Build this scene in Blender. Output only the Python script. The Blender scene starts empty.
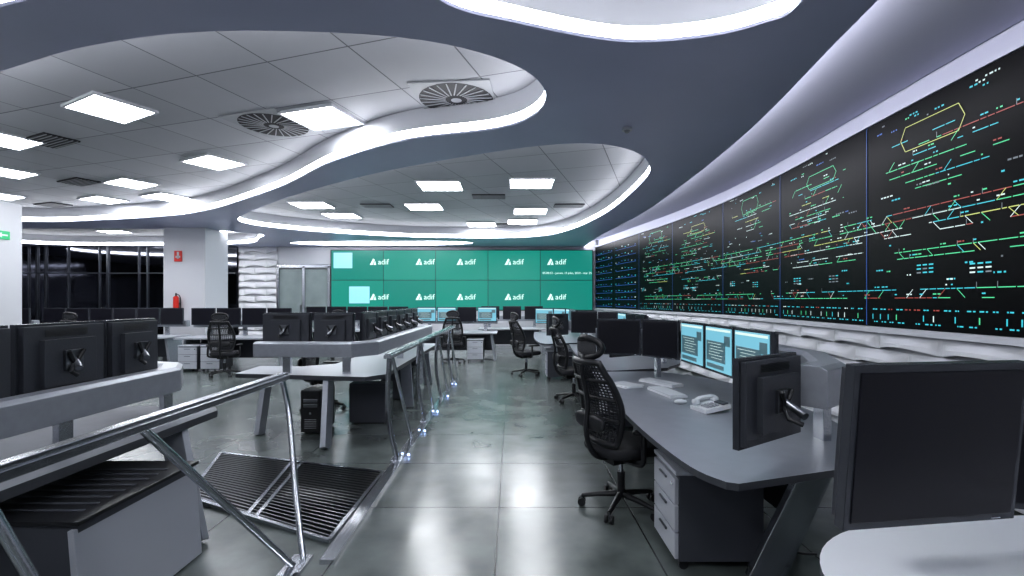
import bpy, math, random, bisect
from mathutils import Vector, Matrix
random.seed(7)
S=bpy.context.scene
# ---------------------------------------------------------------- materials
def nodes(name):
    m=bpy.data.materials.new(name); m.use_nodes=True
    nt=m.node_tree; b=nt.nodes['Principled BSDF']
    return m,nt,b
def mat(name,col,rough=.5,metal=0,emit=None,es=0,noise=0,nscale=6,bump=0,spec=.5,coat=0):
    m,nt,b=nodes(name)
    b.inputs['Base Color'].default_value=(*col,1); b.inputs['Roughness'].default_value=rough
    b.inputs['Metallic'].default_value=metal; b.inputs['Specular IOR Level'].default_value=spec
    b.inputs['Coat Weight'].default_value=coat
    if emit:
        b.inputs['Emission Color'].default_value=(*emit,1); b.inputs['Emission Strength'].default_value=es
    if noise or bump:
        tc=nt.nodes.new('ShaderNodeTexCoord'); n=nt.nodes.new('ShaderNodeTexNoise')
        n.inputs['Scale'].default_value=nscale; n.inputs['Detail'].default_value=6
        nt.links.new(tc.outputs['Object'],n.inputs['Vector'])
        if noise:
            r=nt.nodes.new('ShaderNodeValToRGB')
            r.color_ramp.elements[0].position=.3; r.color_ramp.elements[1].position=.7
            r.color_ramp.elements[0].color=(*[c*(1-noise) for c in col],1)
            r.color_ramp.elements[1].color=(*[min(1,c*(1+noise)) for c in col],1)
            nt.links.new(n.outputs['Fac'],r.inputs['Fac']); nt.links.new(r.outputs['Color'],b.inputs['Base Color'])
        if bump:
            bp=nt.nodes.new('ShaderNodeBump'); bp.inputs['Strength'].default_value=bump; bp.inputs['Distance'].default_value=.01
            nt.links.new(n.outputs['Fac'],bp.inputs['Height']); nt.links.new(bp.outputs['Normal'],b.inputs['Normal'])
    return m
def tilemat(name,c1,c2,seam,w,h,rot,mortar,rough,bump=.2,noise=.15,loc=(0,0,0),spec=.5,nscale=1.3):
    m,nt,b=nodes(name)
    tc=nt.nodes.new('ShaderNodeTexCoord'); mp=nt.nodes.new('ShaderNodeMapping')
    mp.inputs['Rotation'].default_value=(0,0,rot); mp.inputs['Location'].default_value=loc
    br=nt.nodes.new('ShaderNodeTexBrick'); br.offset=0; br.squash=1
    br.inputs['Color1'].default_value=(*c1,1); br.inputs['Color2'].default_value=(*c2,1); br.inputs['Mortar'].default_value=(*seam,1)
    br.inputs['Scale'].default_value=1; br.inputs['Brick Width'].default_value=w; br.inputs['Row Height'].default_value=h
    br.inputs['Mortar Size'].default_value=mortar; br.inputs['Mortar Smooth'].default_value=.1
    nt.links.new(tc.outputs['Object'],mp.inputs['Vector']); nt.links.new(mp.outputs['Vector'],br.inputs['Vector'])
    n=nt.nodes.new('ShaderNodeTexNoise'); n.inputs['Scale'].default_value=nscale; n.inputs['Detail'].default_value=4
    nt.links.new(tc.outputs['Object'],n.inputs['Vector'])
    mr=nt.nodes.new('ShaderNodeMapRange'); mr.inputs['To Min'].default_value=1-noise*1.6; mr.inputs['To Max'].default_value=1+noise*1.6
    mr.inputs['From Min'].default_value=.1; mr.inputs['From Max'].default_value=.9
    nt.links.new(n.outputs['Fac'],mr.inputs['Value'])
    vm=nt.nodes.new('ShaderNodeVectorMath'); vm.operation='SCALE'
    nt.links.new(br.outputs['Color'],vm.inputs[0]); nt.links.new(mr.outputs['Result'],vm.inputs['Scale'])
    nt.links.new(vm.outputs['Vector'],b.inputs['Base Color'])
    r2=nt.nodes.new('ShaderNodeMapRange'); r2.inputs['To Min'].default_value=rough*.6; r2.inputs['To Max'].default_value=rough*1.4
    nt.links.new(n.outputs['Fac'],r2.inputs['Value']); nt.links.new(r2.outputs['Result'],b.inputs['Roughness'])
    bp=nt.nodes.new('ShaderNodeBump'); bp.invert=True; bp.inputs['Strength'].default_value=bump; bp.inputs['Distance'].default_value=.01
    nt.links.new(br.outputs['Fac'],bp.inputs['Height']); nt.links.new(bp.outputs['Normal'],b.inputs['Normal'])
    b.inputs['Specular IOR Level'].default_value=spec
    return m
M={}
M['floor']=tilemat('floor_tiles',(.135,.155,.152),(.108,.125,.123),(.035,.04,.04),1.0,1.0,0,.006,.23,.3,.34,loc=(.1,.3,0),spec=.8,nscale=2.2)
M['ctileA']=tilemat('ceiling_tiles',(.46,.465,.50),(.40,.405,.44),(.15,.15,.17),.9,.9,math.radians(18),.008,.6,.3,.06)
M['slab']=mat('slab_paint',(.50,.515,.68),.36,noise=.05,nscale=.6)
M['plaster']=mat('cove_plaster',(.46,.465,.56),.6)
M['white']=mat('white_paint',(.58,.59,.63),.5)
M['colw']=mat('column_paint',(.46,.47,.50),.5)
M['wave']=mat('wave_panel_white',(.64,.65,.68),.4)
M['led']=mat('led_strip',(1,1,1),.5,emit=(.93,.95,1),es=9)
M['ledr']=mat('led_strip_wall',(1,1,1),.5,emit=(.93,.94,1),es=9)
M['panel']=mat('light_panel',(1,1,1),.5,emit=(.94,.96,1),es=20)
M['black']=mat('black_plastic',(.016,.017,.02),.38,bump=.1,nscale=120)
M['blackback']=mat('monitor_back_plastic',(.05,.054,.066),.42,bump=.1,nscale=90)
M['bezel']=mat('monitor_bezel',(.06,.065,.078),.25,metal=.3)
M['scr']=mat('screen_off',(.012,.012,.018),.3,spec=.35)
M['vscr']=mat('videowall_black',(.002,.002,.003),.4,spec=.1)
M['lit']=mat('screen_blue',(.02,.05,.06),.3,emit=(.15,.38,.48),es=1)
M['litg']=mat('screen_bits',(.1,.1,.1),.3,emit=(.02,.07,.09),es=1)
M['lity']=mat('screen_rows',(.1,.1,.1),.3,emit=(.5,.62,.58),es=1)
M['steel']=mat('brushed_steel',(.60,.62,.66),.2,metal=1,bump=.05,nscale=60)
M['steeld']=mat('dark_steel',(.22,.23,.25),.3,metal=1)
M['alum']=mat('grey_rail_metal',(.34,.36,.40),.36,metal=.35,noise=.05,nscale=20)
M['desk']=mat('desk_laminate',(.26,.275,.31),.34,noise=.05,nscale=8,spec=.6)
M['deskm']=mat('desk_laminate_matt',(.20,.21,.235),.6,noise=.05,nscale=8,spec=.15)
M['deskedge']=mat('desk_edge',(.06,.065,.075),.4)
M['deskw']=mat('desk_light',(.38,.40,.44),.35)
M['deskv']=mat('desk_white',(.80,.82,.86),.3)
M['ped']=mat('pedestal_light',(.44,.46,.51),.38)
M['pedd']=mat('pedestal_dark',(.07,.075,.09),.42)
M['fabric']=mat('chair_fabric',(.02,.021,.026),.8,bump=.6,nscale=200)
M['mesh']=mat('chair_mesh',(.03,.032,.04),.6,bump=.8,nscale=260)
M['red']=mat('red_paint',(.6,.03,.02),.35)
M['green']=mat('exit_green',(.02,.3,.12),.4,emit=(.02,.3,.12),es=.4)
M['dglass']=mat('dark_mirror_glass',(.17,.175,.20),.05,metal=1,bump=.12,nscale=2.5)
M['keys']=mat('white_plastic',(.7,.72,.75),.4)
M['vent']=mat('vent_dark',(.02,.02,.025),.6)
M['ventl']=mat('vent_fin',(.36,.37,.40),.45)
M['grateb']=mat('grating_pit',(.02,.02,.02),.8)
M['blueled']=mat('blue_marker',(.2,.3,1),.4,emit=(.35,.5,1),es=14)
M['vg1']=mat('videowall_green',(.0,.02,.015),.4,emit=(.008,.215,.17),es=1)
M['vg2']=mat('videowall_green_dim',(.0,.02,.015),.4,emit=(.006,.185,.15),es=1)
M['vtext']=mat('videowall_text',(.1,.1,.1),.4,emit=(.6,.9,.84),es=1)
M['vblue']=mat('videowall_window',(.1,.1,.1),.4,emit=(.22,.58,.76),es=1)
M['gap']=mat('screen_seam',(.05,.05,.055),.5)
M['door']=mat('door_glass_panel',(.26,.31,.31),.25,noise=.1,nscale=2)
for n,c in dict(t_cy=(.03,.38,.46),t_gr=(.06,.46,.22),t_ye=(.38,.42,.12),t_re=(.24,.04,.03),t_wh=(.46,.56,.56),t_bl=(.03,.10,.36),t_gy=(.12,.14,.16)).items():
    M[n]=mat(n,(.01,.01,.01),.4,emit=c,es=1.2)
# ---------------------------------------------------------------- mesh builder
class MB:
    def __init__(s): s.v=[];s.f=[];s.m=[];s.sm=[];s.mats=[];s.T=Matrix.Identity(4)
    def add(s,vs,fs,mt,smooth=False):
        if mt not in s.mats: s.mats.append(mt)
        k=s.mats.index(mt); o=len(s.v)
        s.v+=[tuple(s.T@Vector(v)) for v in vs]
        for f in fs: s.f.append([o+i for i in f]); s.m.append(k); s.sm.append(smooth)
    def box(s,c,d,mt,rot=(0,0,0),taper=1):
        R=Matrix.Rotation(rot[2],3,'Z')@Matrix.Rotation(rot[1],3,'Y')@Matrix.Rotation(rot[0],3,'X')
        vs=[]
        for z in(-1,1):
            k=taper if z>0 else 1
            for x,y in((-1,-1),(1,-1),(1,1),(-1,1)):
                vs.append(Vector(c)+R@Vector((x*d[0]/2*k,y*d[1]/2*k,z*d[2]/2)))
        s.add(vs,[(3,2,1,0),(4,5,6,7),(0,1,5,4),(1,2,6,5),(2,3,7,6),(3,0,4,7)],mt)
    def bar(s,p0,p1,w,t,mt,up=(0,0,1)):
        p0=Vector(p0);p1=Vector(p1);d=(p1-p0).normalized();u=Vector(up)
        a=d.cross(u)
        if a.length<1e-4:a=Vector((1,0,0))
        a.normalize(); b=a.cross(d)
        vs=[]
        for p in(p0,p1):
            for x,y in((-1,-1),(1,-1),(1,1),(-1,1)): vs.append(p+a*x*w/2+b*y*t/2)
        s.add(vs,[(3,2,1,0),(4,5,6,7),(0,1,5,4),(1,2,6,5),(2,3,7,6),(3,0,4,7)],mt)
    def tube(s,pts,r,mt,n=10,closed=False,caps=True,r2=None):
        pts=[Vector(p) for p in pts]; N=len(pts); vs=[];fs=[]
        prev=None
        for i,p in enumerate(pts):
            if closed: d=pts[(i+1)%N]-pts[i-1]
            else: d=pts[min(i+1,N-1)]-pts[max(i-1,0)]
            d.normalize()
            if prev is None:
                a=d.cross(Vector((0,0,1)))
                if a.length<.05:a=d.cross(Vector((1,0,0)))
            else: a=prev-d*prev.dot(d)
            a.normalize(); prev=a; b=d.cross(a)
            rr=r if r2 is None else r+(r2-r)*i/(N-1)
            for k in range(n):
                t=2*math.pi*k/n; vs.append(p+a*math.cos(t)*rr+b*math.sin(t)*rr)
        for i in range(N if closed else N-1):
            for k in range(n):
                j=(i+1)%N; fs.append((i*n+k,i*n+(k+1)%n,j*n+(k+1)%n,j*n+k))
        s.add(vs,fs,mt,True)
        if caps and not closed: s.add(vs[:n],[tuple(range(n))[::-1]],mt); s.add(vs[-n:],[tuple(range(n))],mt)
    def prism(s,poly,z0,z1,mt,side=None):
        n=len(poly); A=sum(poly[i][0]*poly[(i+1)%n][1]-poly[(i+1)%n][0]*poly[i][1] for i in range(n))
        if A<0: poly=poly[::-1]
        vs=[(x,y,z0) for x,y in poly]+[(x,y,z1) for x,y in poly]
        s.add(vs,[tuple(range(n))[::-1],tuple(range(n,2*n))],mt)
        s.add(vs,[(i,(i+1)%n,n+(i+1)%n,n+i) for i in range(n)],side or mt)
    def sweep(s,path,prof,mt,smooth=False):
        P=[Vector((p[0],p[1])) for p in path]; N=len(P); K=len(prof); vs=[];fs=[]
        for i in range(N):
            a=(P[i]-P[i-1]) if (i>0) else P[1]-P[0]
            b=(P[i+1]-P[i]) if (i<N-1) else P[-1]-P[-2]
            a.normalize();b.normalize(); d=(a+b).normalized(); nrm=Vector((-d.y,d.x)); k=1/max(.5,nrm.dot(Vector((-a.y,a.x))))
            for o,z in prof: q=P[i]+nrm*o*k; vs.append((q.x,q.y,z))
        for i in range(N-1):
            for k in range(K): fs.append((i*K+k,i*K+(k+1)%K,(i+1)*K+(k+1)%K,(i+1)*K+k))
        fs.append(tuple(range(K))[::-1]); fs.append(tuple(range((N-1)*K,N*K)))
        s.add(vs,fs,mt,smooth)
    def sell(s,c,d,mt,e1=.4,e2=.4,rot=(0,0,0),nu=20,nv=10,bend=0):
        R=Matrix.Rotation(rot[2],3,'Z')@Matrix.Rotation(rot[1],3,'Y')@Matrix.Rotation(rot[0],3,'X')
        f=lambda x,e: math.copysign(abs(x)**e,x)
        vs=[];fs=[]
        for j in range(nv+1):
            p=-math.pi/2+math.pi*j/nv
            for i in range(nu):
                t=2*math.pi*i/nu
                x=f(math.cos(p),e1)*f(math.cos(t),e2); y=f(math.cos(p),e1)*f(math.sin(t),e2); z=f(math.sin(p),e1)
                vs.append(Vector(c)+R@Vector((x*d[0]/2,y*d[1]/2,z*d[2]/2+bend*x*x)))
        for j in range(nv):
            for i in range(nu): fs.append((j*nu+i,j*nu+(i+1)%nu,(j+1)*nu+(i+1)%nu,(j+1)*nu+i))
        s.add(vs,fs,mt,True)
    def done(s,name,loc=(0,0,0),rz=0,bevel=0,parent=None,rx=0):
        me=bpy.data.meshes.new(name); me.from_pydata([tuple(v) for v in s.v],[],s.f)
        for m in s.mats: me.materials.append(M[m])
        for p,k,q in zip(me.polygons,s.m,s.sm): p.material_index=k;p.use_smooth=q
        me.update()
        o=bpy.data.objects.new(name,me); S.collection.objects.link(o); o.location=loc; o.rotation_euler=(rx,0,rz)
        if bevel:
            b=o.modifiers.new('bevel','BEVEL'); b.width=bevel; b.segments=2; b.limit_method='ANGLE'; b.angle_limit=math.radians(50); b.harden_normals=False
        if parent: o.parent=parent
        return o
def smooth(pts,n=8,closed=False):
    out=[];N=len(pts); P=[Vector(p) for p in pts]
    for i in range(N if closed else N-1):
        if closed: a,b,c,d=P[i-1],P[i],P[(i+1)%N],P[(i+2)%N]
        else: a,b,c,d=P[max(i-1,0)],P[i],P[i+1],P[min(i+2,N-1)]
        for k in range(n):
            t=k/n
            out.append(tuple(.5*((2*b)+(c-a)*t+(2*a-5*b+4*c-d)*t*t+(3*b-a-3*c+d)*t**3)))
    if not closed: out.append(tuple(P[-1]))
    return out
def curve2d(name,loops,z,ext,mt,fill='BOTH'):
    cu=bpy.data.curves.new(name,'CURVE'); cu.dimensions='2D'; cu.fill_mode=fill; cu.extrude=ext
    for lp in loops:
        sp=cu.splines.new('POLY'); sp.points.add(len(lp)-1)
        for p,q in zip(sp.points,lp): p.co=(q[0],q[1],0,1)
        sp.use_cyclic_u=True
    cu.materials.append(M[mt])
    o=bpy.data.objects.new(name,cu); S.collection.objects.link(o); o.location=(0,0,z); return o
# ---------------------------------------------------------------- shell
ZS=3.5; ZR=3.85
b=MB(); b.box((-7.5,6.5,-.05),(24.5,22,.1),'floor'); b.done('floor')
b=MB(); b.box((-7.5,6.5,ZR+.05),(24.5,22,.1),'ctileA'); b.done('ceiling')
b=MB(); b.box((-19.6,6.5,1.92),(.2,22,3.84),'white'); b.done('wall_left')
b=MB(); b.box((-7.5,-4.1,1.92),(24.5,.2,3.84),'white'); b.done('wall_near')
b=MB(); b.box((-7.5,17.3,1.92),(24.5,.2,3.84),'white'); b.done('wall_far')
WP=[(2.95,17),(3.25,15.2),(3.55,13.4),(3.85,11.5),(4.05,9.2),(4.0,7.15),(3.85,5.2),(3.75,3.4),(3.7,1.6),(3.7,-.2),(3.7,-2),(3.7,-4)]
WS=smooth(WP,12)
b=MB(); b.sweep(WS[::4],[(.12,0),(.22,0),(.22,ZR-.01),(.12,ZR-.01)],'plaster'); b.done('wall_right')
A=[(-4.9,4.25),(-4.2,3.97),(-3.2,3.6),(-2.2,3.4),(-1.16,3.42),(-.46,3.58),(.07,3.93),(.31,4.42),(.22,4.95),(-.2,5.35),(-1.33,5.75),(-2.47,6.6),(-4.2,8.35),(-7,10.5),(-10,11.5),(-11.9,11.7),(-14.5,11),(-15.5,9),(-14.5,7),(-11,5.8),(-7,5.0)]
B=[(-6.6,11.6),(-4.8,9.5),(-2.6,7.6),(-.8,6.45),(.58,5.85),(1.4,6.0),(1.93,6.75),(2.12,7.9),(2.05,10.7),(1.5,13.3),(.6,14.5),(-1,14.8),(-3.4,14.5),(-5.9,13.1)]
Cc=[(-7.3,15.9),(-5,15.3),(-2.4,15.4),(-1.3,16.0),(-2.2,16.6),(-5,16.85),(-7,16.6)]
D=[(1.84,3.04),(1.72,3.3),(1.36,3.48),(.79,3.53),(.05,3.3),(-.46,3.04),(-.7,2.4),(-.2,1.7),(.8,1.5),(1.6,1.9)]
E=[(-15,13),(-12.9,12.75),(-9,12.9),(-7.3,13.8),(-7.8,14.8),(-9,16.2),(-12,16.8),(-16,16.6),(-17,14.6)]
F=[(-5.6,3.9),(-4.2,3.35),(-3.2,3.08),(-2.4,2.8),(-2.1,2.2),(-2.8,1.3),(-5,1.2),(-6.5,2.4)]
G=[(-7,-.2),(-4,.3),(-.5,.6),(1.2,.2),(1.4,-1.2),(-.5,-2.6),(-4,-2.8),(-7,-2)]  # unseen opening added behind the camera to hold extra room lighting
OP=[smooth(o,8,True) for o in (A,B,Cc,D,E,F,G)]
RE=smooth([(2.55,17.1),(2.62,14),(2.85,10.7),(2.82,8),(2.66,5.4),(2.32,3.04),(2.2,1.5),(2.3,-1),(2.4,-4)],8)
outer=RE+[(-19.5,-4),(-19.5,17.1)]
curve2d('ceiling_slab',[outer]+OP,ZS+.012,.012,'slab')
gp=[(x-.02,y) for x,y in RE]+[(x+.1,y) for x,y in WS[::6]][::-1]
b=MB(); b.prism(gp,3.72,3.74,'plaster'); b.done('ceiling_cove_gap')
led=MB(); fa=MB(); ledr=MB()
def ribbon(mb,lp,z0,z1,mt,closed=True):
    n=len(lp); vs=[(p[0],p[1],z) for p in lp for z in(z0,z1)]
    mb.add(vs,[(2*i,2*((i+1)%n),2*((i+1)%n)+1,2*i+1) for i in range(n if closed else n-1)],mt,True)
for lp in OP:
    ribbon(led,lp,ZS+.024,ZS+.12,'led'); ribbon(fa,lp,ZS+.12,ZR,'white')
ribbon(ledr,RE,ZS+.024,3.72,'ledr',False)
led.done('cove_light_strip'); ledr.done('wall_wash_light_strip'); fa.done('trim_cove')
def lpanel(x,y,w=.9,d=.9,rz=0):
    b=MB(); b.box((0,0,0),(w,d,.02),'panel')
    for sx in(-1,1): b.box((sx*(w/2+.015),0,-.003),(.03,d+.06,.03),'white')
    for sy in(-1,1): b.box((0,sy*(d/2+.015),-.003),(w,.03,.03),'white')
    b.done('ceiling_light_panel',(x,y,ZR-.012),rz)
r=math.radians
for x,y,a in [(-4.7,5.62,-28),(-2.33,5.9,-18),(-4.84,7.8,-28),(-7.3,9.2,-28),(-7.5,10.4,-25),(-9.1,10.7,-25),(-7.1,6.7,-25),(-8.85,8.4,-25),(-11.5,8.2,-25),(-11,10.3,-25)]: lpanel(x,y,.72,.58,r(a))  # last two panels are extra, added at far left to brighten the room
for x,y in [(-1.4,9.4),(.37,9.2),(-2.1,11.5),(.46,12.1),(-4.7,11.3),(-4.5,12.7),(-.9,14.2),(.3,13.7)]: lpanel(x,y,.8,.72)
for x,y in [(-3,16.1),(-5.4,16.1),(-9.3,15.4),(-11,14.2),(-13,15.7),(-14.5,14.2),(-9,14)]: lpanel(x,y,.8,.5)
for x,y in [(-5.2,-.9),(-2.5,-.9),(0,-.9)]: lpanel(x,y,.7,.7)  # unseen fill panels added behind the camera to brighten the room
lpanel(.6,1.95,.6,.5)  # added panel, hidden above the frame, to brighten inside opening D
def swirl(x,y,rz):
    b=MB(); b.box((0,0,0),(.86,.86,.012),'ventl')
    vs=[(math.cos(2*math.pi*i/40)*.41,math.sin(2*math.pi*i/40)*.41,-.008) for i in range(40)]
    b.add(vs,[tuple(range(40))[::-1]],'vent')
    for i in range(24):
        t=2*math.pi*i/24
        b.bar((math.cos(t)*.12,math.sin(t)*.12,-.012),(math.cos(t+.2)*.4,math.sin(t+.2)*.4,-.014),.013,.006,'ventl')
    vs=[(math.cos(2*math.pi*i/20)*.06,math.sin(2*math.pi*i/20)*.06,-.018) for i in range(20)]
    b.add(vs,[tuple(range(20))[::-1]],'ventl')
    b.done('swirl_air_diffuser',(x,y,ZR-.008),rz)
swirl(-3.05,6.15,r(-18)); swirl(-.62,5.35,r(-5))
def slot(x,y,rz,w=.8,d=.35):
    b=MB(); b.box((0,0,0),(w,d,.02),'vent')
    for i in range(7): b.box((0,-d/2+d*(i+.5)/7,-.012),(w,.012,.012),'ventl')
    b.done('ceiling_air_grille',(x,y,ZR-.012),rz)
for x,y,a in [(-6.5,6.75,-25),(-8.2,9.1,-25),(-10.8,11.3,-20),(-3.2,11.4,0),(1.35,11.4,0),(-.1,14.3,0),(-.5,10.4,0)]: slot(x,y,r(a),.7,.4)
b=MB(); b.tube([(0,0,0),(0,0,-.03)],.055,'white',20); b.tube([(0,0,-.03),(0,0,-.055)],.035,'ventl',20,r2=.02); b.done('smoke_detector',(1.27,5.3,ZS))
# ---------------------------------------------------------------- wave panels + video wall
def wave_panel(name,path,z0,z1,side=1,rows=7,per=.8,depth=.11):
    P=[Vector(p) for p in path]; cm=[0]
    for i in range(1,len(P)): cm.append(cm[-1]+(P[i]-P[i-1]).length)
    L=cm[-1]; n=int(L/.04); vs=[];fs=[]; k=0
    for i in range(n+1):
        s_=L*i/n
        while k<len(P)-2 and cm[k+1]<s_: k+=1
        t=(s_-cm[k])/(cm[k+1]-cm[k]); p=P[k].lerp(P[k+1],t); d=(P[k+1]-P[k]).normalized(); nr=Vector((d.y,-d.x))*side
        for row in range(rows):
            zr0=z0+(z1-z0)*row/rows; H=(z1-z0)/rows
            amp=abs(math.sin(math.pi*s_/per+(row%2)*math.pi/2))**.8
            prof=[(0,-.10),(.02+.28*amp,-.10),(.03+.28*amp,-.05+depth*amp),(.36+.14*amp,-.05+depth*amp*.95),(.62,-.05+depth*amp*.75),(.8,-.05+depth*amp*.45),(.93,-.05+depth*amp*.15),(1,-.05)]
            for fz,off in prof:
                q=p+nr*off; vs.append((q.x,q.y,zr0+H*fz))
    m=rows*8
    for i in range(n):
        for j in range(m-1): fs.append((i*m+j,i*m+j+1,(i+1)*m+j+1,(i+1)*m+j) if side<0 else (i*m+j,(i+1)*m+j,(i+1)*m+j+1,i*m+j+1))
    b=MB(); b.add(vs,fs,'wave',False); b.done(name)
wave_panel('trim_wave_panel_right',WS,0,1.26,1)
cum=[0]
for i in range(1,len(WS)): cum.append(cum[-1]+math.dist(WS[i],WS[i-1]))
def W(s_,z,off):
    s_=min(max(s_,0),cum[-1]-1e-4)
    lo=min(bisect.bisect_right(cum,s_)-1,len(WS)-2)
    t=(s_-cum[lo])/(cum[lo+1]-cum[lo]); a=Vector(WS[lo]);c=Vector(WS[lo+1]); p=a.lerp(c,t); d=(c-a).normalized()
    return (p.x+d.y*off,p.y-d.x*off,z)
VB,VT=1.32,3.46
vw=MB()
vw.sweep(WS[::3],[(-.03,VB-.06),(.14,VB-.06),(.14,VB),(-.03,VB)],'white')
vw.sweep(WS[::3],[(-.02,VT),(.14,VT),(.14,VT+.05),(-.02,VT+.05)],'plaster')
vw.sweep(WS[::3],[(.03,VB),(.12,VB),(.12,VT),(.03,VT)],'gap')
seams=[cum[i*12] for i in range(11)]
for i in range(10):
    s0,s1=seams[i]+.006,seams[i+1]-.006; n=10
    for z0,z1 in((VB+.004,(VB+VT)/2-.003),((VB+VT)/2+.003,VT-.004)):
        vs=[];fs=[]
        for k in range(n+1):
            for z in(z0,z1): vs.append(W(s0+(s1-s0)*k/n,z,0.0))
        for k in range(n): fs.append((2*k,2*k+2,2*k+3,2*k+1))
        vw.add(vs,fs,'vscr')
def seg(s0,z0,s1,z1,w,mt,off=.008):
    L=math.hypot(s1-s0,z1-z0)
    if L<1e-5:return
    nx,nz=-(z1-z0)/L*w/2,(s1-s0)/L*w/2; n=max(1,int(L/.25)); vs=[];fs=[]
    for k in range(n+1):
        t=k/n; s_=s0+(s1-s0)*t; z=z0+(z1-z0)*t
        vs.append(W(s_-nx,z-nz,off)); vs.append(W(s_+nx,z+nz,off))
    for k in range(n): fs.append((2*k,2*k+2,2*k+3,2*k+1))
    vw.add(vs,fs,mt)
R=random.random
def textrow(s0,z,n,mt,h=.018):
    s_=s0
    for i in range(n):
        w=random.uniform(.012,.04)
        seg(s_,z,s_+w,z,h,mt); s_+=w+random.uniform(.008,.02)
def wch(*a): return random.choices([x for x,_ in a],[w for _,w in a])[0]
def tc(): return wch(('t_gr',7),('t_cy',2.5),('t_wh',2.5),('t_ye',1.5),('t_re',2.5))
def corridor(s0,s1,z,lines,dz,th=.008):
    for k in range(lines):
        x=s0+R()*.4; c=tc(); zz=z+(k-(lines-1)/2)*dz
        while x<s1:
            l=random.uniform(.04,.18); x2=min(s1,x+l)
            seg(x,zz,x2-.012,zz,th,c)
            if R()<.2: c=tc()
            if R()<.12: x2+=random.uniform(.05,.35)
            if R()<.16 and k<lines-1: seg(x,zz,x+dz,zz+dz,.006,tc())
            if R()<.16 and k>0: seg(x,zz,x+dz,zz-dz,.006,tc())
            if R()<.35: textrow(x,zz+dz*.42,random.randint(1,2),wch(('t_cy',3),('t_wh',3),('t_re',1),('t_gr',2)),.012)
            if R()<.10: seg(x,zz,x,zz+dz*.6,.006,'t_gy')
            x=x2
s3=seams[2]; sE=seams[9]
for i in range(2,10): seg(seams[i],VB+.01,seams[i],VT-.01,.007,'t_bl')
corridor(s3+.2,sE,2.34,4,.075); corridor(s3+.1,sE,1.66,2,.08)
for i in range(2,9):
    s0,s1=seams[i],seams[i+1]; w=s1-s0
    zc=2.98+.10*(R()-.5); n=random.randint(5,7)
    for k in range(n):
        a=s0+.1+R()*.5; e=s1-.1-R()*.6
        corridor(a,e,zc+(k-n/2)*.08,1,.08)
        if k<n-1 and R()<.8: p=a+.2+R()*.8; seg(p,zc+(k-n/2)*.08,p+.08,zc+(k+1-n/2)*.08,.007,tc())
    a=s0+.3*w+R()*.3; hh=.16+.1*R(); ww=.45+.3*R(); zz=zc+.1
    for p,q,u,v in((a,zz,a+ww,zz),(a,zz+hh,a+ww,zz+hh),(a,zz,a-.06,zz+hh/2),(a-.06,zz+hh/2,a,zz+hh),(a+ww,zz,a+ww+.06,zz+hh/2),(a+ww+.06,zz+hh/2,a+ww,zz+hh)): seg(p,q,u,v,.007,'t_gr' if i%3 else 't_ye')
    corridor(s0+.3+R()*.5,s1-.3*R(),2.0+.1*R(),2,.065)
    if i%2: corridor(s0+.2,s0+1.2,2.64,2,.06)
    for q in range(30): textrow(s0+.08+R()*(w-.3),random.choice((1.78,1.84,1.9,2.12,2.18,2.56,2.62,2.68,3.27,3.32,3.38))+R()*.05,random.randint(1,4),wch(('t_cy',4),('t_wh',3),('t_gy',3),('t_gr',1),('t_bl',1)),.014)
    for q in range(15):
        s_=s0+.1+q*w/16
        if R()<.7: seg(s_,1.40,s_,1.455,.012,wch(('t_cy',2),('t_wh',2),('t_gr',1)))
        textrow(s_,1.505,2,wch(('t_cy',3),('t_wh',1),('t_re',1)),.012); 
        if R()<.7: textrow(s_+.02,1.375,2,'t_cy',.012)
    for q in range(2):
        a=s0+R()*(w-.4); z=1.78+R()*.1
        for c in range(3):
            for d in range(3): seg(a+c*.07,z+d*.035,a+c*.07+.05,z+d*.035,.013,wch(('t_cy',3),('t_gy',2),('t_wh',1)))
for i in range(2):
    s0,s1=seams[i],seams[i+1]
    for q in range(9):
        z=1.45+q*.22
        for k in range(7):
            if R()<.8: textrow(s0+.1+k*.24,z+random.uniform(-.03,.03),2,wch(('t_cy',3),('t_bl',3),('t_wh',1)),.026)
        seg(s0+.1,z-.06,s1-.2,z-.06,.009,'t_bl')
vw.done('control_video_wall')
# ---------------------------------------------------------------- far wall
far=MB(); x0,x1=-6.4,2.85; yb=17.0
far.box(((x0+x1)/2,yb+.06,2.3),(x1-x0+.06,.12,2.16),'gap')
cw=(x1-x0)/5
for c in range(5):
    for q in range(2):
        far.box((x0+cw*(c+.5),yb-.005,1.24+1.06*(q+.5)),(cw-.02,.02,1.04),random.choice(('vg1','vg2','vg1')))
far.box((-6.4+.42,yb-.02,3.0),(.66,.012,.55),'vblue'); far.box((-5.4,yb-.02,1.78),(.72,.012,.6),'vblue')
fo=far.done('green_video_wall')
def wtext(i,t,x,z,size):
    cu=bpy.data.curves.new('text','FONT'); cu.body=t; cu.size=size; cu.extrude=.004; cu.align_x='CENTER'; cu.materials.append(M['vtext'])
    o=bpy.data.objects.new(i,cu); S.collection.objects.link(o); o.location=(x,yb-.03,z); o.rotation_euler=(math.pi/2,0,0); o.parent=fo
wtext('clock_text','05:08:52 - jueves, 15 julio, 2010 - mar 25',1.95,2.52,.105)
for i,(x,z) in enumerate([(-4.67,2.92),(-3.05,2.92),(-1.6,2.92),(.1,2.92),(1.6,2.92),(-4.67,1.68),(-3.05,1.68),(-1.6,1.68),(.1,1.68),(1.6,1.68)]):
    wtext('logo_text_%d'%i,'adif',x+.12,z-.06,.27)
    b=MB(); b.add([(-.36,0,-.08),(-.24,0,.15),(-.18,0,.1),(-.26,0,-.08)],[(0,3,2,1)],'vtext'); b.add([(-.23,0,-.08),(-.17,0,.07),(-.13,0,-.08)],[(0,2,1)],'vtext')
    b.done('logo_mark_%d'%i,(x,yb-.03,z),parent=fo)
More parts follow.
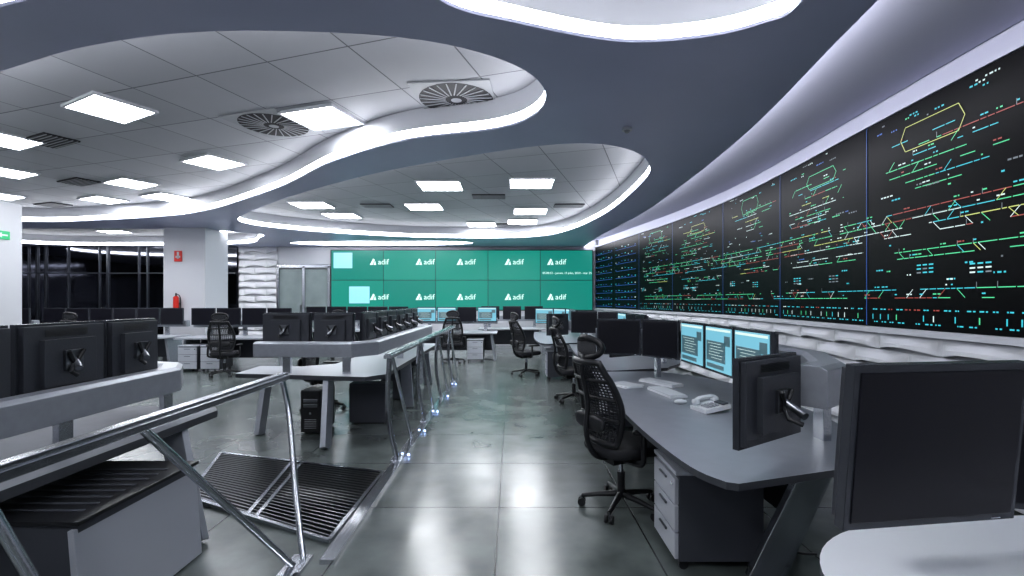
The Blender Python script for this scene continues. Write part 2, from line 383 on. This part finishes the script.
b=MB(); b.box(((x0+x1)/2,yb+.05,.6),(x1-x0,.1,1.2),'white'); b.done('trim_far_plinth')
b=MB(); b.box((-2,17.15,3.6),(10,.1,.5),'white'); b.done('trim_far_header')
wave_panel('trim_wave_panel_far',[(-8.35,17.05),(-9.7,17.05)],0,3.5,-1,14,.8,.1)
b=MB(); b.box((-7.4,17.14,1.35),(1.9,.06,2.7),'door'); 
for x in(-8.32,-7.4,-6.5): b.box((x,17.08,1.4),(.08,.1,2.8),'steel')
b.box((-7.4,17.08,2.8),(1.9,.1,.1),'steel'); b.box((-7.5,17.03,1.2),(.03,.06,.5),'steeld'); b.box((-7.4,17.14,3.2),(1.9,.06,.65),'white'); b.done('door_1')
b=MB(); b.box((-14.4,17.05,1.75),(9.3,.1,3.5),'dglass')
x=-19
while x<-9.9:
    b.box((x,16.97,1.75),(random.choice((.02,.03,.06)),.05,3.5),random.choice(('steel','steeld','steeld','steeld')))
    x+=random.choice((.5,.8,1.1,.3))
b.box((-14.4,16.97,2.55),(9.2,.04,.04),'steeld'); b.done('dark_glass_partition')
b=MB()
for yy in [-1+i*1.2 for i in range(15)]: b.box((-19.4,yy,1.75),(.08,1.14,3.4),'dglass')
b.done('dark_glass_side_partition')
b=MB(); b.box((-8.6,13.1,ZS/2),(1.1,1.0,ZS),'white'); b.box((-8.6,12.59,.06),(1.12,.02,.12),'steeld'); b.done('column')
b=MB(); b.box((-10.45,9.25,ZS/2),(1.3,.7,ZS),'colw'); b.box((-10.45,8.89,.06),(1.32,.02,.12),'steeld'); b.done('column')
b=MB(); b.box((0,0,0),(.2,.015,.28),'red'); b.box((0,-.01,.02),(.05,.006,.18),'white'); b.box((0,-.01,-.02),(.12,.006,.05),'white'); b.done('fire_alarm_sign',(-8.75,12.58,2.75))
b=MB(); b.tube([(0,0,-.2),(0,0,.16)],.065,'red',16); b.sell((0,0,.16),(.13,.13,.1),'red',1,1); b.tube([(0,0,.18),(0,0,.28)],.02,'black'); b.tube(smooth([(0,0,.26),(.1,0,.2),(.12,0,0),(.1,0,-.15)],5),.012,'black'); b.box((0,.06,0),(.12,.04,.05),'steeld'); b.done('fire_extinguisher',(-8.75,12.5,1.5))
b=MB(); b.box((0,0,0),(.02,.3,.16),'green'); b.add([(.012,-.1,0),(.012,0,-.05),(.012,0,.05)],[(0,1,2)],'white'); b.box((.012,.05,0),(.004,.12,.03),'white'); b.done('exit_sign',(-9.79,9.2,2.85))
# ---------------------------------------------------------------- furniture
def monitor(x,y,z,rz,lit=False,tilt=0,w=.52,h=.40,arm=.15):
    b=MB()
    b.box((0,0,0),(w,.03,h),'bezel'); b.box((0,.028,0),(w-.03,.03,h-.03),'blackback'); b.box((0,.055,-.01),(w*.62,.035,h*.62),'blackback')
    b.box((0,-.017,.0),(w-.035,.004,h-.04),'lit' if lit else 'scr')
    b.box((w*.38,-.0165,-h/2+.008),(.03,.004,.004),'steel')
    b.box((0,.08,0),(.11,.02,.11),'steeld')
    for k in range(6): b.box((0,.046,h*.5-.035-k*.007),(w*.5,.004,.003),'black')
    if lit:
        b.box((0,-.0205,h*.40),(w-.06,.003,.018),'lity'); b.box((-.04,-.0205,-.02),(w-.16,.003,.17),'litg'); b.box((w*.33,-.0205,.08),(.1,.003,.08),'litg')
        for k in range(6): b.box((-.06+.02*(k%3),-.023,.045-k*.024),(w*.5-.05*(k%2),.002,.003),'lity')
        b.box((-.05,-.0205,-h*.36),(w-.2,.003,.035),'litg')
    if arm:
        b.tube([(0,.08,0),(0,.08+arm*.5,-.03),(.02,.08+arm,-.05)],.018,'steeld')
        b.tube([(0,.08,-.02),(.05,.1+arm*.3,-.07),(.02,.07+arm,-.09)],.012,'black')
        for sx in(-1,1): b.tube([(0,.09,-.03),(sx*.05,.1,.05)],.011,'black')
    return b.done('computer_monitor',(x,y,z),rz,bevel=.004,rx=tilt)
def mon2(a,c,z,lit=False,flip=False,**k):
    dx,dy=c[0]-a[0],c[1]-a[1]; rz=math.atan2(dy,dx)
    if flip: rz+=math.pi
    return monitor((a[0]+c[0])/2,(a[1]+c[1])/2,z,rz,lit,w=math.hypot(dx,dy)-.015,**k)
def rail(b,path,z0,z1,w=.15):
    b.sweep(path,[(-w/2,z0),(w/2,z0),(w/2,z1-.02),(w/2-.03,z1),(-w/2+.03,z1),(-w/2,z1-.02)],'alum')
def pedestal(x,y,rz,h=.58):
    b=MB(); b.box((0,.01,h/2+.03),(.42,.5,h-.06),'pedd'); b.box((0,.0,h-.0),(.43,.52,.025),'ped')
    for k in range(3):
        z=.07+(h-.1)*(k+.5)/3; b.box((0,-.25,z),(.41,.025,(h-.1)/3-.008),'ped'); b.box((-.0,-.268,z+.04),(.13,.014,.015),'steeld')
    b.tube([(.17,-.262,h-.07),(.17,-.27,h-.07)],.012,'steel')
    for sx in(-1,1):
        for sy in(-1,1): b.tube([(sx*.17-.01,sy*.2,.028),(sx*.17+.01,sy*.2,.028)],.028,'black',12)
    b.done('drawer_pedestal',(x,y,0),rz,bevel=.004)
def cpu(x,y,rz,w=.22,d=.5,h=.5):
    b=MB(); b.box((0,0,h/2+.02),(w,d,h),'pedd'); b.box((0,-d/2-.006,h/2+.02),(w-.01,.014,h-.01),'black')
    b.box((0,-d/2-.015,h*.8),(w*.7,.006,.04),'steeld'); b.box((0,-d/2-.015,h*.68),(w*.7,.006,.04),'steeld'); b.tube([(0,-d/2-.01,h*.5),(0,-d/2-.02,h*.5)],.015,'steel')
    for k in range(5): b.box((0,-d/2-.015,h*.15+k*.025),(w*.6,.006,.008),'steeld')
    for sx in(-1,1): b.box((sx*w*.35,0,.012),(.03,d*.8,.024),'black')
    b.done('desktop_computer',(x,y,0),rz,bevel=.004)
def keyboard(x,y,z,rz):
    b=MB(); b.box((0,0,.012),(.44,.16,.02),'keys')
    for q in range(5):
        for k in range(14): b.box((-.2+k*.0305,-.06+q*.03,.026),(.025,.024,.01),'keys')
    b.box((0,-.001,.0225),(.425,.15,.002),'ventl')
    b.done('keyboard',(x,y,z),rz)
def mouse(x,y,z,rz):
    b=MB(); b.sell((0,0,.019),(.065,.11,.036),'keys',.9,.8); b.box((0,.03,.036),(.006,.02,.006),'black'); b.done('computer_mouse',(x,y,z),rz)
def phone(x,y,z,rz):
    b=MB(); b.box((0,0,.033),(.19,.22,.03),'keys',rot=(.15,0,0))
    for q in range(4):
        for k in range(3): b.box((.0+k*.03,-.07+q*.028,.046+q*.004),(.022,.018,.012),'ventl',rot=(.15,0,0))
    b.box((.035,.07,.068),(.1,.05,.01),'pedd',rot=(.15,0,0))
    b.tube(smooth([(-.06,-.09,.068),(-.06,-.05,.088),(-.06,.05,.098),(-.06,.09,.088)],4),.016,'keys')
    b.sell((-.06,-.085,.063),(.05,.06,.04),'keys',.6,.8); b.sell((-.06,.085,.078),(.05,.06,.04),'keys',.6,.8)
    b.done('desk_telephone',(x,y,z),rz)
def right_station(ox,oy,lits,near=False):
    inner=smooth([(1.0,2.24),(.91,2.45),(.86,3.0),(.85,3.7),(.88,4.6),(.95,5.7)],5)
    outerp=smooth([(1.7,5.72),(2.15,5.2),(2.3,4.4),(2.28,3.5),(2.1,2.9),(1.86,2.58)],5)
    poly=[(x+ox,y+oy) for x,y in inner+outerp+[(1.8,2.46),(1.05,2.22)]]
    b=MB(); b.prism(poly,.715,.75,'desk','deskedge')
    rp=[(x+ox,y+oy) for x,y in [(1.5,2.42),(1.72,2.6),(1.93,3.05),(1.95,3.6),(1.95,4.6),(1.85,4.95),(1.6,5.4),(1.3,5.56),(.98,5.62)]]
    z0,z1=1.0,1.2
    if near: z0,z1=1.06,1.27
    rail(b,rp,z0,z1,.16)
    for x,y in [(1.9,2.94),(1.95,3.9),(1.62,5.34)]:
        b.bar((x+ox,y+oy,.74),(x+ox,y+oy,z0+.01),.05,.1,'steel')
    b.bar((1.62+ox,2.55+oy,.715),(1.42+ox,2.75+oy,0),.16,.05,'steel',(0,1,0)); b.bar((1.74+ox,2.62+oy,.715),(1.56+ox,2.8+oy,0),.05,.05,'steel',(0,1,0))
    b.bar((1.35+ox,5.5+oy,.715),(1.5+ox,5.2+oy,0),.14,.05,'alum',(0,1,0))
    b.bar((1.5+ox,2.8+oy,.03),(1.6+ox,5.2+oy,.03),.1,.05,'alum')
    b.prism([(x+ox,y+oy) for x,y in [(1.9,3.2),(1.93,3.2),(1.93,4.9),(1.9,4.9)]],.1,.715,'pedd')
    b.done('operator_desk',bevel=.004)
    zc=1.19
    prs=[((1.02,2.2),(1.47,2.5)),((1.72,3.15),(1.72,3.69)),((1.72,3.7),(1.72,4.24)),((1.72,4.26),(1.71,4.82)),((1.7,4.86),(1.43,5.26)),((1.43,5.28),(.95,5.42))]
    for k,(a,c) in enumerate(prs):
        a=(a[0]+ox,a[1]+oy);c=(c[0]+ox,c[1]+oy)
        mon2(a,c,1.12 if k==0 else zc,lits[k],flip=True,arm=.11,h=.42 if k==0 else .40)
right_station(0,0,[0,1,1,1,0,0],True)
right_station(.15,3.55,[0,0,0,1,0,0])
right_station(-.35,7.1,[0,0,0,1,1,1])
pedestal(1.22,3.03,-math.pi/2); cpu(1.62,3.7,-math.pi/2); cpu(1.55,5.0,-math.pi/2)
pedestal(1.4,6.05,-math.pi/2); cpu(1.5,8.3,-math.pi/2); pedestal(.95,9.8,-math.pi/2)
keyboard(1.4,4.35,.75,r(-80)); keyboard(1.5,4.85,.75,r(-60)); mouse(1.38,3.93,.75,r(-70)); phone(1.52,3.68,.75,r(-75))
b=MB(); b.box((0,0,.006),(.21,.297,.008),'keys'); b.box((.02,.01,.014),(.2,.28,.008),'keys',rot=(0,0,.15)); b.done('paper_stack',(1.12,4.75,.75),.4)
keyboard(1.6,7.7,.75,r(-80)); keyboard(1.1,11.2,.75,r(-80))
b=MB(); b.tube(smooth([(1.55,2.78,.7),(1.62,2.76,.4),(1.66,2.85,.15),(1.75,2.95,.05),(1.9,3.0,.012)],6),.008,'black'); b.tube(smooth([(1.7,2.8,.7),(1.75,2.85,.4),(1.72,3.0,.12),(1.85,3.15,.012)],6),.006,'steeld'); b.done('power_cable')
# --- near right desk with two monitors
b=MB()
poly=smooth([(1.0,.7),(.93,1.1),(.97,1.5),(1.2,1.75),(1.6,1.86),(2.1,1.9)],6)+[(2.6,1.85),(2.6,.7)]
b.prism(poly,.715,.75,'deskv','deskedge'); b.bar((1.6,1.4,.715),(1.5,1.2,0),.2,.05,'alum',(0,1,0)); b.bar((2.3,1.5,.715),(2.3,1.2,0),.2,.05,'alum',(0,1,0)); b.box((1.9,.85,.36),(1.1,.03,.7),'pedd')
rail(b,[(1.2,1.54),(1.6,1.58),(2.4,1.5)],1.08,1.24,.14)
for x in(1.95,2.3): b.bar((x,1.55,.74),(x,1.55,1.09),.08,.04,'steel',(0,1,0))
b.done('operator_desk',bevel=.004)
monitor(1.13,1.29,1.215,math.atan2(.07,.5),False,tilt=r(5),w=.53,h=.44,arm=.1)
monitor(1.69,1.33,1.2,r(-22),False,tilt=0,w=.53,h=.42,arm=.06)
# --- left near station
b=MB(); b.prism([(-2.28,.6),(-2.27,3.7),(-2.36,3.82),(-3.3,3.85),(-3.5,3.4),(-3.35,2.2),(-3.5,.6)],.70,.75,'deskm','deskedge')
rail(b,[(-2.45,.6),(-2.45,3.42),(-2.6,3.66),(-3.05,3.8)],.95,1.12,.15)
for y in(1.4,2.62,3.4): b.bar((-2.45,y,.74),(-2.45,y,.96),.09,.035,'steel',(1,0,0))
b.bar((-2.4,3.4,.70),(-2.08,3.15,0),.16,.06,'alum',(0,1,0)); b.bar((-3.1,3.5,.70),(-3.1,3.4,0),.16,.06,'alum',(0,1,0)); b.bar((-2.4,1.2,.70),(-2.1,1.3,0),.16,.06,'alum',(0,1,0))
b.done('operator_desk',bevel=.004)
for y0,y1 in [(1.3,1.88),(1.9,2.48),(2.5,3.04),(3.06,3.5)]: mon2((-2.61,y0),(-2.61,y1),1.26,flip=True,arm=.05,h=.42)
b=MB(); b.box((-2.3,2.6,.29),(.62,.8,.56),'pedd'); b.box((-1.985,2.6,.28),(.03,.84,.54),'ped',rot=(0,-.08,0)); b.box((-2.3,2.6,.58),(.66,.84,.02),'black')
for k in range(8): b.box((-2.3,2.3+k*.08,.592),(.5,.02,.006),'pedd')
b.done('computer_cabinet',bevel=.006)
# --- left middle station
b=MB(); b.prism([(-3.2,5.55),(-1.62,5.3),(-1.45,5.5),(-1.45,9.4),(-2.3,9.4),(-2.35,6.4),(-2.7,6.15),(-3.25,6.2)],.70,.75,'deskw','deskedge')
rail(b,[(-2.95,5.55),(-1.85,5.5),(-1.66,5.72),(-1.62,9.3)],.95,1.12,.16)
for x,y in((-2.6,5.55),(-1.9,5.52),(-1.63,7),(-1.62,8.6)): b.bar((x,y,.74),(x,y,.96),.09,.04,'steel',(0,1,0))
b.bar((-2.1,5.5,.70),(-2.0,5.15,0),.2,.06,'alum',(1,0,0)); b.bar((-1.6,7.2,.70),(-1.55,7.2,0),.16,.06,'alum',(0,1,0)); b.bar((-1.7,9.2,.70),(-1.6,9.2,0),.16,.06,'alum',(0,1,0)); b.bar((-3.0,5.9,.70),(-3.0,5.7,0),.16,.06,'alum',(1,0,0))
b.done('operator_desk',bevel=.004)
for a,c in [((-2.98,5.74),(-2.38,5.72)),((-2.36,5.72),(-1.86,5.7))]: mon2(a,c,1.25,flip=True,arm=.06,h=.40)
for k in range(6): mon2((-1.86,5.9+k*.56),(-1.86,6.44+k*.56),1.25,flip=True,arm=.12,h=.40)
cpu(-2.4,5.95,0,.24,.45,.5); cpu(-1.85,6.3,math.pi/2); cpu(-1.85,7.8,math.pi/2); pedestal(-1.9,8.6,math.pi/2)
def straight_desk(x,y,w,n,rz=0,lit=False,d=.85,z=.75,mh=.4):
    b=MB(); b.box((0,0,z-.02),(w,d,.04),'deskw'); b.box((0,.3,z-.28),(w-.3,.03,.5),'pedd')
    for sx in(-1,1): b.bar((sx*(w/2-.15),0,z-.04),(sx*(w/2-.05),0,0),.5,.06,'alum',(1,0,0))
    rail(b,[(-w/2,.32),(w/2,.32)],z+.2,z+.36,.14)
    for sx in(-1,0,1): b.box((sx*w*.35,.32,z+.1),(.09,.05,.22),'steel')
    b.done('operator_desk',(x,y,0),rz,bevel=.004)
    for k in range(n):
        lx=-w/2+w*(k+.5)/n; ly=.16
        X=x+lx*math.cos(rz)-ly*math.sin(rz); Y=y+lx*math.sin(rz)+ly*math.cos(rz)
        monitor(X,Y,z+.46,rz,lit and k%3!=2,w=min(.56,w/n-.03),h=mh,arm=.08)
straight_desk(-1.5,12.9,2.2,4,0,True); pedestal(-.95,12.6,0)
straight_desk(-6.4,11.2,2.4,4,0); pedestal(-7.2,10.9,0); pedestal(-6.7,10.9,0)
straight_desk(-9.6,11.4,3.4,6,0); straight_desk(-13.2,11.4,3.2,6,0)
straight_desk(-4.5,13.8,3.0,5,0,False)
straight_desk(.0,14.6,2.0,3,0,False)
# --- chairs
def chair(x,y,rz):
    b=MB()
    for i in range(5):
        t=2*math.pi*i/5+.3; c,s_=math.cos(t),math.sin(t)
        b.tube([(c*.03,s_*.03,.11),(c*.17,s_*.17,.095),(c*.3,s_*.3,.075)],.026,'black',8,r2=.016)
        for q in(-1,1): b.tube([(c*.3-s_*.012*q,s_*.3+c*.012*q,.03),(c*.3-s_*.03*q,s_*.3+c*.03*q,.03)],.03,'black',12)
        b.tube([(c*.3,s_*.3,.03),(c*.3,s_*.3,.08)],.01,'steeld',6)
    b.tube([(0,0,.08),(0,0,.28)],.03,'black',12); b.tube([(0,0,.28),(0,0,.4)],.018,'steel',12)
    b.box((0,-.02,.40),(.2,.26,.05),'black')
    b.sell((0,.02,.47),(.5,.5,.1),'fabric',.5,.45,bend=.015)
    nz,nx=14,10
    def bp(u,v,off):
        z=.55+.60*v; wd=.19+.05*math.sin(math.pi*min(1,v*1.15))-.06*max(0,v-.8)*3
        xx=(u*2-1)*wd; yy=-.23-.10*v+.05*math.sin(v*math.pi*1.2)+.05*(u*2-1)**2+off
        return (xx,yy,z)
    for j in range(1,nz*2):
        b.tube([bp(i/6,j/(nz*2),-.011) for i in range(7)],.006,'mesh',4,caps=False)
    for i in range(1,14):
        b.tube([bp(i/14,j/8,-.011) for j in range(9)],.006,'mesh',4,caps=False)
    loop=[bp(0,j/nz,-.011) for j in range(nz+1)]+[bp(i/nx,1,-.011) for i in range(1,nx)]+[bp(1,1-j/nz,-.011) for j in range(nz+1)]+[bp(1-i/nx,0,-.011) for i in range(1,nx)]
    b.tube(loop,.024,'black',8,closed=True)
    for v in(.3,.55,.78): b.tube([bp(i/6,v,-.035) for i in range(7)],.012,'black',6)
    b.tube(smooth([(0,-.08,.40),(0,-.24,.44),(0,-.32,.6),(0,-.31,.85),(0,-.36,1.08),(0,-.34,1.2)],5),.024,'black',8,r2=.016)
    b.sell((0,-.29,.70),(.36,.05,.12),'black',.6,.6)
    hl=[(.14*math.cos(t),-.33+.05*math.cos(t)**2,1.25+.075*math.sin(t)) for t in [2*math.pi*i/20 for i in range(20)]]
    b.tube(hl,.024,'black',8,closed=True); b.sell((0,-.32,1.25),(.24,.02,.11),'mesh',.7,.7)
    for sx in(-1,1):
        b.tube(smooth([(sx*.1,-.04,.40),(sx*.28,-.04,.42),(sx*.3,-.04,.52),(sx*.29,-.03,.64)],5),.02,'black',8)
        b.sell((sx*.285,.02,.655),(.085,.27,.035),'black',.5,.5)
    b.done('office_chair',(x,y,0),rz)
chair(.84,3.70,r(-64)); chair(.98,7.6,r(-80)); chair(.30,10.2,r(-60)); chair(-6.05,10.1,r(15)); chair(-2.75,7.0,r(-90)); chair(-2.6,8.6,r(-80)); chair(-3.7,2.7,r(-90)); chair(-1.5,12.2,r(5))
chair(-4.6,13.0,r(0)); chair(-9.5,10.6,r(0))
# ---------------------------------------------------------------- handrails, kerb, grating
b=MB()
b.bar((-1.62,.0,1.05),(-1.62,3.42,1.05),.075,.035,'steel'); b.bar((-1.62,.0,1.075),(-1.62,3.42,1.075),.05,.02,'steel')
b.tube(smooth([(-1.62,3.38,1.04),(-1.56,3.36,.8),(-1.42,3.15,.35),(-1.27,2.92,.02)],6),.02,'steel')
b.tube([(-1.62,2.1,1.04),(-1.45,2.55,.45),(-1.3,2.85,.02)],.02,'steel'); b.tube([(-1.62,1.45,1.04),(-1.5,1.6,.5),(-1.32,1.75,.02)],.02,'steel'); b.tube([(-1.62,.8,1.04),(-1.4,1.4,.4),(-1.3,1.7,.02)],.02,'steel')
for y in(2.88,1.72): b.box((-1.29,y,.012),(.12,.2,.024),'steel')
b.done('ramp_handrail',bevel=.003)
b=MB()
b.bar((-1.2,4.62,1.05),(-1.2,9.7,1.05),.075,.035,'steel'); b.bar((-1.2,4.62,1.075),(-1.2,9.7,1.075),.05,.02,'steel')
for y in(4.7,6.2,7.7,9.2):
    b.tube(smooth([(-1.2,y,1.04),(-1.22,y+.02,.5),(-1.14,y+.05,.02)],5),.026,'steel'); b.tube([(-1.2,y+.1,1.04),(-1.17,y+.45,.5),(-1.14,y+.75,.02)],.02,'steel'); b.box((-1.14,y+.05,.03),(.09,.2,.03),'steel')
b.done('walkway_handrail',bevel=.003)
b=MB(); b.box((-1.12,6.3,.015),(.09,6.8,.03),'steel')
for y in (4.9,5.8,6.8,7.9,9.0): b.tube([(-1.06,y,.02),(-1.05,y,.02)],.008,'blueled',10); b.tube([(-1.12,y,.03),(-1.12,y,.034)],.008,'blueled',10)
b.box((-1.3,1.2,.015),(.09,3.5,.03),'steel')
b.done('trim_walkway_edge')
b=MB(); A_,B_,C_,D_=[Vector(p) for p in((-3.0,4.95,0),(-1.18,4.4,0),(-1.2,3.15,0),(-2.6,3.85,0))]
b.add([A_+Vector((0,0,.004)),B_+Vector((0,0,.004)),C_+Vector((0,0,.004)),D_+Vector((0,0,.004))],[(3,2,1,0)],'grateb')
n=24
for i in range(n+1):
    t=i/n; p=A_.lerp(D_,t);q=B_.lerp(C_,t); p.z=q.z=.016; b.bar(p,q,.012,.02,'steeld')
for t in(0,.47,.53,1):
    p=A_.lerp(B_,t);q=D_.lerp(C_,t); p.z=q.z=.02; b.bar(p,q,.03,.026,'steel')
for p,q in((A_,B_),(D_,C_)):
    p=p.copy();q=q.copy();p.z=q.z=.018;b.bar(p,q,.03,.026,'steel')
b.done('floor_grating')
# ---------------------------------------------------------------- world / camera
w=bpy.data.worlds.new('World'); S.world=w; w.use_nodes=True; w.node_tree.nodes['Background'].inputs[0].default_value=(.5,.55,.65,1); w.node_tree.nodes['Background'].inputs[1].default_value=.3
cam=bpy.data.cameras.new('camera'); cam.sensor_width=36; cam.lens=36*480/1024; cam.shift_y=12/1024; cam.clip_start=.05
co=bpy.data.objects.new('camera',cam); S.collection.objects.link(co); co.location=(0,0,1.6); co.rotation_euler=(math.pi/2,0,0); S.camera=co
S.view_settings.view_transform='Standard'; S.view_settings.look='Medium High Contrast'; S.view_settings.exposure=.3
